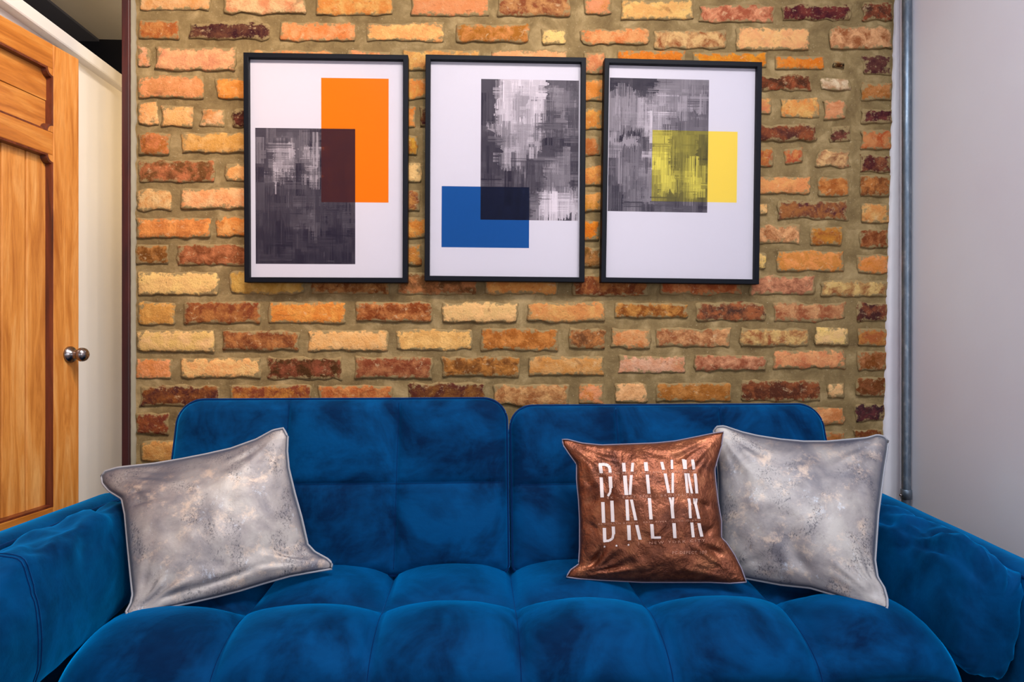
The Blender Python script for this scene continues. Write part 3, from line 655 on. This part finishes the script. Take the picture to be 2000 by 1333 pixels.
def bolster(sign, secs, name='arm_cushion', seed_=0.0, seam_d=None, er=.055, gk=1.0):
    # secs: (distance, centre x, centre z, half width, half height, tilt)
    NS, NR = 90, 56; V = []
    def at(t):
        q = t*(len(secs)-1); i = min(int(q), len(secs)-2); f = q-i; f = f*f*(3-2*f)*.5 + f*.5
        return [secs[i][k]*(1-f)+secs[i+1][k]*f for k in range(6)]
    d0, d1 = secs[0][0], secs[-1][0]
    for j in range(NS+1):
        t = j/NS; d, cx, cz, hw, hh, tl = at(t)
        e = min(t, 1-t)*abs(d1-d0); r = min(1, e/er); sh = math.sqrt(max(0.0004, 1-(1-r)**2)); sh = 0.30 + 0.70*sh
        for k in range(NR):
            an = 2*math.pi*k/NR; c, s = math.cos(an), math.sin(an); n2 = 0.72
            x = (abs(c)**n2)*(1 if c > 0 else -1)*hw; z = (abs(s)**n2)*(1 if s > 0 else -1)*hh
            # gathered folds: strong near the front end, running along the length and fading back
            fr = max(0, 1-(abs(d-d1))/0.30); gather = 0.012*gk*fr*fr*noise.noise(Vector((math.cos(an)*4.2+seed_, math.sin(an)*4.2, d*3)))
            fold = 0.009*(1+.5*(gk-1))*noise.noise(Vector((c*1.6+d*4, s*3+seed_, d*11))) * max(0, s+.35)
            fine = 0.0032*noise.noise(Vector((c*3+d*9, s*5+seed_, d*26)))
            up = max(0, s); rad = 1 + (gather+fold+fine)/max(hw, .04)*(0.35+0.65*max(0,min(1,s+.4)))
            x *= sh*rad; z *= (0.35+0.65*sh)*rad
            xr = x*math.cos(tl) + z*math.sin(tl); zr = -x*math.sin(tl) + z*math.cos(tl)
            V.append(Vector((cx+xr, -D+d, cz+zr)))
    Fb = []
    for j in range(NS):
        for k in range(NR): q = (j*NR+k, j*NR+(k+1) % NR, (j+1)*NR+(k+1) % NR, (j+1)*NR+k); Fb.append(q)
    Fb.append(tuple(range(NR))[::-1]); Fb.append(tuple(NS*NR+k for k in range(NR)))
    o = mesh_obj(name, V, Fb, BLUE, sofa, True)
    dd = seam_d if seam_d else d1+0.02
    for off_ in ((0, 0.012) if dd > 0 else ()):
        j = min(range(NS+1), key=lambda j: abs(V[j*NR].y - (-D+dd+off_)))
        m = MB(); m.tube([V[j*NR+k] for k in range(NR)], 0.0018, 6, closed=True); m.build('seam', BLUE_PIPE, o, True)
    return o
bolster(1, [(1.70, 1.005, .510, .056, .105, .16), (1.55, 1.008, .500, .060, .112, .16), (1.40, 1.012, .492, .062, .118, .14), (1.245, 1.012, .482, .060, .122, .10)], seed_=2.0, seam_d=-1, er=.034, gk=1.5)
bolster(-1, [(1.70, -0.852, .530, .060, .108, -.12), (1.50, -0.852, .525, .066, .120, -.12), (1.30, -0.852, .520, .070, .128, -.10), (1.08, -0.850, .51, .070, .128, -.08)], seed_=8.0, seam_d=1.225)
m = MB(); m.box((SX0-.02, -D+1.27, .16), (SX1+.02, -D+1.80, .268)); bevel(m.build('base', BLKLEG, sofa), .006)
for x in (-0.9, 0.085, 1.06):
    for d in (1.22, 1.78):
        m = MB(); m.lathe((x, -D+d, 0), (0, 0, 1), [(0, .012), (.002, .013), (.17, .024)], 16); m.build('leg', BLKLEG, sofa, True)

# ------------------------------------------------------------------ cushions
def resample(pts, n):
    P_ = np.array(pts, float); seg = np.hypot(*np.diff(P_, axis=0).T); cu = np.concatenate([[0], np.cumsum(seg)]); tt = np.linspace(0, cu[-1], n+1)
    return np.stack([np.interp(tt, cu, P_[:, 0]), np.interp(tt, cu, P_[:, 1])], 1)
def cushion(label, top, right, bottom, left, dep, T, mat, pmat, seed_, creases=(), wr=0.004, backT=None, N=64, pipe=0.0026, push=0.0):
    t_ = resample(top, N); r_ = resample(right, N); b_ = resample(bottom, N); l_ = resample(left, N)
    # corner agreement
    for A_, i, B__, j in ((t_, 0, l_, 0), (t_, N, r_, 0), (b_, 0, l_, N), (b_, N, r_, N)): B__[j] = A_[i]
    dTL, dTR, dBL, dBR = dep; C = np.zeros((N+1, N+1, 2)); u = np.linspace(0, 1, N+1)
    G = []
    for j in range(N+1):
        v = u[j]
        for i in range(N+1):
            uu = u[i]
            p = (1-v)*t_[i] + v*b_[i] + (1-uu)*l_[j] + uu*r_[j] - ((1-uu)*(1-v)*t_[0] + uu*(1-v)*t_[N] + (1-uu)*v*b_[0] + uu*v*b_[N])
            d = (1-v)*((1-uu)*dTL+uu*dTR) + v*((1-uu)*dBL+uu*dBR)
            G.append(pd(p[0], p[1], d))
    cpt = sum(G, Vector())/len(G)
    e1 = (G[N//2*(N+1)+N]-G[N//2*(N+1)]).normalized(); e2 = (G[N//2]-G[N*(N+1)+N//2]).normalized(); nr_ = e1.cross(e2).normalized()
    if nr_.dot(CAM-cpt) < 0: nr_ = -nr_
    vd = (CAM-cpt).normalized(); nr_ = (nr_*0.55 + vd*0.45).normalized()
    bT = backT if backT is not None else T*.6; Vf = []; Vb = []
    for j in range(N+1):
        for i in range(N+1):
            a, b = u[i], u[j]; ea = 4*a*(1-a); eb = 4*b*(1-b); h = (ea**0.55)*(eb**0.55)*0.75 + 0.25*(ea*eb)
            rim = min(1, min(a, 1-a, b, 1-b)*N/7)
            w_ = wr*(noise.noise(Vector((a*5, b*5, seed_)))*1.2 + 0.6*noise.noise(Vector((a*12, b*12, seed_+3))))*rim
            # pull folds radiating from the corners and edge midpoints
            w2 = 0
            for (ca, cb) in ((0, 0), (1, 0), (0, 1), (1, 1)):
                dx, dy = a-ca, b-cb; rr2 = math.hypot(dx, dy); an = math.atan2(abs(dy), abs(dx))
                w2 += math.exp(-((rr2-.22)/.14)**2)*noise.noise(Vector((an*5.5, ca*7+cb*3, seed_+9)))*wr*1.9
            for (ca, cb, ang_, ln, wd, am) in creases:
                dx, dy = a-ca, b-cb; s1 = dx*math.cos(ang_)+dy*math.sin(ang_); s2 = -dx*math.sin(ang_)+dy*math.cos(ang_)
                w2 -= am*math.exp(-(s2/wd)**2)*math.exp(-(s1/ln)**2)*rim
            p = G[j*(N+1)+i]
            Vf.append(p + nr_*(T*h + w_ + w2*rim)); Vb.append(p - nr_*(bT*h))
    nV = len(Vf); Fx = grid_faces(N, N, flip=True) + grid_faces(N, N, nV)
    rim = [i for i in range(N+1)] + [j*(N+1)+N for j in range(1, N+1)] + [N*(N+1)+i for i in range(N-1, -1, -1)] + [j*(N+1) for j in range(N-1, 0, -1)]
    # weld rim: back grid reuses the front rim
    mp = {}; 
    for i in rim: mp[nV+i] = i
    Fx = [tuple(mp.get(k, k) for k in q) for q in Fx]
    base_pt = min(Vf, key=lambda p: p.z)
    root = empty('throw_cushion', Vector((cpt.x, cpt.y, base_pt.z)), label, 'cushion')
    o = mesh_obj('cover', Vf+Vb, Fx, mat, root, True)
    me = o.data
    m = MB(); m.tube([Vf[i] for i in rim], pipe, 8, closed=True); m.build('piping', pmat, root, True)
    return root, BVHTree.FromPolygons(Vf, grid_faces(N, N))
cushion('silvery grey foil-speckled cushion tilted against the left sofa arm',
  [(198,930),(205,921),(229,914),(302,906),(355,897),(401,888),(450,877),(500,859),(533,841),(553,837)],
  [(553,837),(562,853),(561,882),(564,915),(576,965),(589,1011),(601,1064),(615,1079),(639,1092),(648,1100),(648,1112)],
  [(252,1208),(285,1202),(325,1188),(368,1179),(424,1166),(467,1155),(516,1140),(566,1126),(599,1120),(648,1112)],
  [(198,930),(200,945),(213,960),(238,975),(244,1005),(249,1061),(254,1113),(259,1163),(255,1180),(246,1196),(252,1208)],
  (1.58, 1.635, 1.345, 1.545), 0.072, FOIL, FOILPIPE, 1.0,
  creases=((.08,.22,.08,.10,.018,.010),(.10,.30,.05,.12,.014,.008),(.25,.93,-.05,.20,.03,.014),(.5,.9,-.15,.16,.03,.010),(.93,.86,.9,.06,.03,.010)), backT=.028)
croot, cbvh = cushion('copper satin cushion printed with tall sliced white letters',
  [(1098,859),(1109,859),(1136,866),(1175,870),(1227,868),(1280,866),(1319,862),(1359,854),(1398,846),(1413,844)],
  [(1413,844),(1409,872),(1402,896),(1396,917),(1398,943),(1402,977),(1409,1019),(1409,1051),(1419,1061),(1435,1085),(1448,1111),(1458,1138)],
  [(1106,1128),(1130,1131),(1175,1134),(1254,1138),(1332,1138),(1385,1138),(1424,1140),(1458,1138)],
  [(1098,859),(1100,870),(1112,888),(1126,907),(1126,938),(1130,977),(1132,1017),(1132,1069),(1130,1103),(1114,1114),(1106,1128)],
  (1.665, 1.625, 1.545, 1.50), 0.058, COPPER, LILACPIPE, 4.0,
  creases=((.06,.30,.5,.05,.02,.010),(.07,.45,-.5,.06,.02,.010),(.07,.6,.4,.05,.02,.010),(.94,.3,.6,.06,.02,.009),(.92,.48,.4,.09,.02,.012),(.93,.62,-.4,.06,.02,.009),(.9,.78,.5,.07,.03,.012),(.6,.1,.3,.09,.02,.006),(.1,.85,-.7,.06,.03,.010)),
  wr=0.0055, backT=.022, pipe=0.0016)
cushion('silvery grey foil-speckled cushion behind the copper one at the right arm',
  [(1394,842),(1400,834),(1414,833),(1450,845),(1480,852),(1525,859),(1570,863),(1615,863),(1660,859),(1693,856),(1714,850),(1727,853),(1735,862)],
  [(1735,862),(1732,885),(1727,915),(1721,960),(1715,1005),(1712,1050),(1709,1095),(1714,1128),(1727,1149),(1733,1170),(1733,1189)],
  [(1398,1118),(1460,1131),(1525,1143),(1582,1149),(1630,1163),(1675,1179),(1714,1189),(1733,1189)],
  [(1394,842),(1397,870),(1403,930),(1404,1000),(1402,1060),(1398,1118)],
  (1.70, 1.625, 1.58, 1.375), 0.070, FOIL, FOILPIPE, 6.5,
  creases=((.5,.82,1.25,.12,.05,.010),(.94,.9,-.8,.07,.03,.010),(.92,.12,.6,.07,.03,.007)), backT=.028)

# lettering: every stroke is laid on the cushion's own surface
def drape(px, py, lift=0.0012):
    r = ray(px, py).normalized(); h = cbvh.ray_cast(CAM, r)
    if h[0] is None: return None
    n_ = h[1] if h[1].dot(r) < 0 else -h[1]; return h[0] + n_*lift
def bar(m, p0, p1, p2, p3, nseg=6):
    # quad strip: left edge p0->p3 (top->bottom), right edge p1->p2
    vs_ = []
    for k in range(nseg+1):
        t = k/nseg
        for w_ in (0, .5, 1):
            lx = p0[0]*(1-t)+p3[0]*t; ly = p0[1]*(1-t)+p3[1]*t; rx = p1[0]*(1-t)+p2[0]*t; ry = p1[1]*(1-t)+p2[1]*t
            q = drape(lx+(rx-lx)*w_, ly+(ry-ly)*w_)
            if q is None: return
            vs_.append(q)
    m.add(vs_, [(k*3+a, k*3+a+1, k*3+a+4, k*3+a+3) for k in range(nseg) for a in (0, 1)])
S = 280/1623.0; cv = lambda x, y: (1140+x*S, 880+y*S)
def letter(strokes):
    m = MB()
    for s_ in strokes:
        q = [cv(*p) for p in s_]; bar(m, *q)
    m.build('printed_letter', INK, croot, True)
def pl(pts, w0):   # polyline stroke to quads, horizontal-ish or vertical given widths in crop px
    out = []
    for a, b in zip(pts[:-1], pts[1:]):
        dx, dy = b[0]-a[0], b[1]-a[1]; L_ = math.hypot(dx, dy); nx, ny = -dy/L_*w0/2, dx/L_*w0/2
        out.append(((a[0]-nx, a[1]-ny), (a[0]+nx, a[1]+ny), (b[0]+nx, b[1]+ny), (b[0]-nx, b[1]-ny)))
    return out
V_ = lambda xt, yt, xb, yb, w_: ((xt, yt), (xt+w_, yt), (xb+w_, yb), (xb, yb))
letter([V_(166,162,182,260,38)] + pl([(170,166),(240,162),(280,178),(296,210),(300,256)], 34) + [V_(180,308,192,535,38), V_(280,300,290,430,40)] + pl([(308,425),(302,480),(276,520)], 26))
letter([V_(434,146,442,245,38), V_(540,144,532,245,32), V_(446,290,462,508,42), V_(524,284,508,505,32)])
letter([V_(680,138,690,238,42), V_(700,278,722,492,36)])
letter([V_(866,134,886,224,34), V_(982,112,986,216,28), V_(904,266,946,486,34), V_(994,260,992,486,28)])
letter([V_(1112,106,1128,216,34), V_(1140,112,1146,216,24), V_(1216,108,1228,218,34), V_(1136,262,1160,486,30), V_(1168,262,1210,490,26), V_(1244,266,1262,490,32)])
letter([V_(200,588,208,822,38), V_(302,572,312,812,38), V_(216,880,220,1036,38), V_(318,864,322,950,36)] + pl([(338,945),(328,1000),(290,1024),(224,1030)], 28))
letter([V_(470,560,482,796,36), V_(524,560,574,794,34), V_(490,850,498,1018,40), V_(584,848,620,1012,36)])
letter([V_(724,544,744,784,38), V_(752,838,764,1000,38), ((800,976),(872,974),(874,1000),(800,1002))])
letter([V_(960,536,986,640,26), V_(998,534,994,640,24), V_(980,630,992,772,36), V_(1002,826,1014,994,38)])
letter([V_(1172,548,1184,620,32), V_(1182,610,1192,770,30), V_(1236,546,1240,610,16), V_(1262,548,1252,610,26), V_(1244,600,1286,776,32), V_(1204,818,1222,986,34), V_(1284,826,1316,980,36)])
def small_text(txt, p0, p1, size, mat, spacing=1.35, clip=None):
    cu = bpy.data.curves.new('t', 'FONT'); cu.body = txt; cu.size = 1.0; cu.space_character = spacing; cu.resolution_u = 2
    ob = bpy.data.objects.new('t', cu); link(ob); dg = bpy.context.evaluated_depsgraph_get(); me = ob.evaluated_get(dg).to_mesh()
    co = [v.co.copy() for v in me.vertices]; fs_ = [tuple(p.vertices) for p in me.polygons]
    ob.evaluated_get(dg).to_mesh_clear(); bpy.data.objects.remove(ob); bpy.data.curves.remove(cu)
    wd = max(c.x for c in co); a = cv(*p0); b = cv(*p1); ex = ((b[0]-a[0])/wd, (b[1]-a[1])/wd); sz = size*S; L_ = math.hypot(b[0]-a[0], b[1]-a[1])
    nx, ny = -(b[1]-a[1])/L_, (b[0]-a[0])/L_; vs_ = []
    for c in co:
        q = drape(a[0]+ex[0]*c.x - nx*sz*c.y/.72, a[1]+ex[1]*c.x - ny*sz*c.y/.72, 0.0016)
        if q is None: return
        vs_.append(q)
    mesh_obj('printed_line', vs_, fs_, mat, croot)['kind'] = 'stuff'
small_text('BROOKLYN BRIDGE . EAST RIVER . LONG ISLAND', (165,282), (1275,248), 22, INKDIM)
small_text('BK - EAST SIDE / BROOKLYN', (265,552), (1225,516), 28, INKDIM, 1.6)
small_text('BROOKLYN BRIDGE . EAST RIVER . LONG ISLAND', (165,846), (1320,800), 18, INKDIM)
small_text('|   NEW YORK CITY', (615,1068), (1372,1036), 30, INKDIM, 1.5)
small_text('PC.DEPECT 100', (1000,1178), (1388,1170), 34, INKDIM, 1.2)
def star(cx, cy, r):
    pts = [drape(*cv(cx + (r if k % 2 == 0 else r*.45)*math.sin(k*math.pi/5), cy - (r if k % 2 == 0 else r*.45)*math.cos(k*math.pi/5))) for k in range(10)]; c = drape(*cv(cx, cy))
    if None in pts or c is None: return
    mesh_obj('printed_star', pts+[c], [(k, (k+1) % 10, 10) for k in range(10)], INK, croot)
for s_ in ((238, 1092), (372, 1082), (508, 1072)): star(*s_, 15)
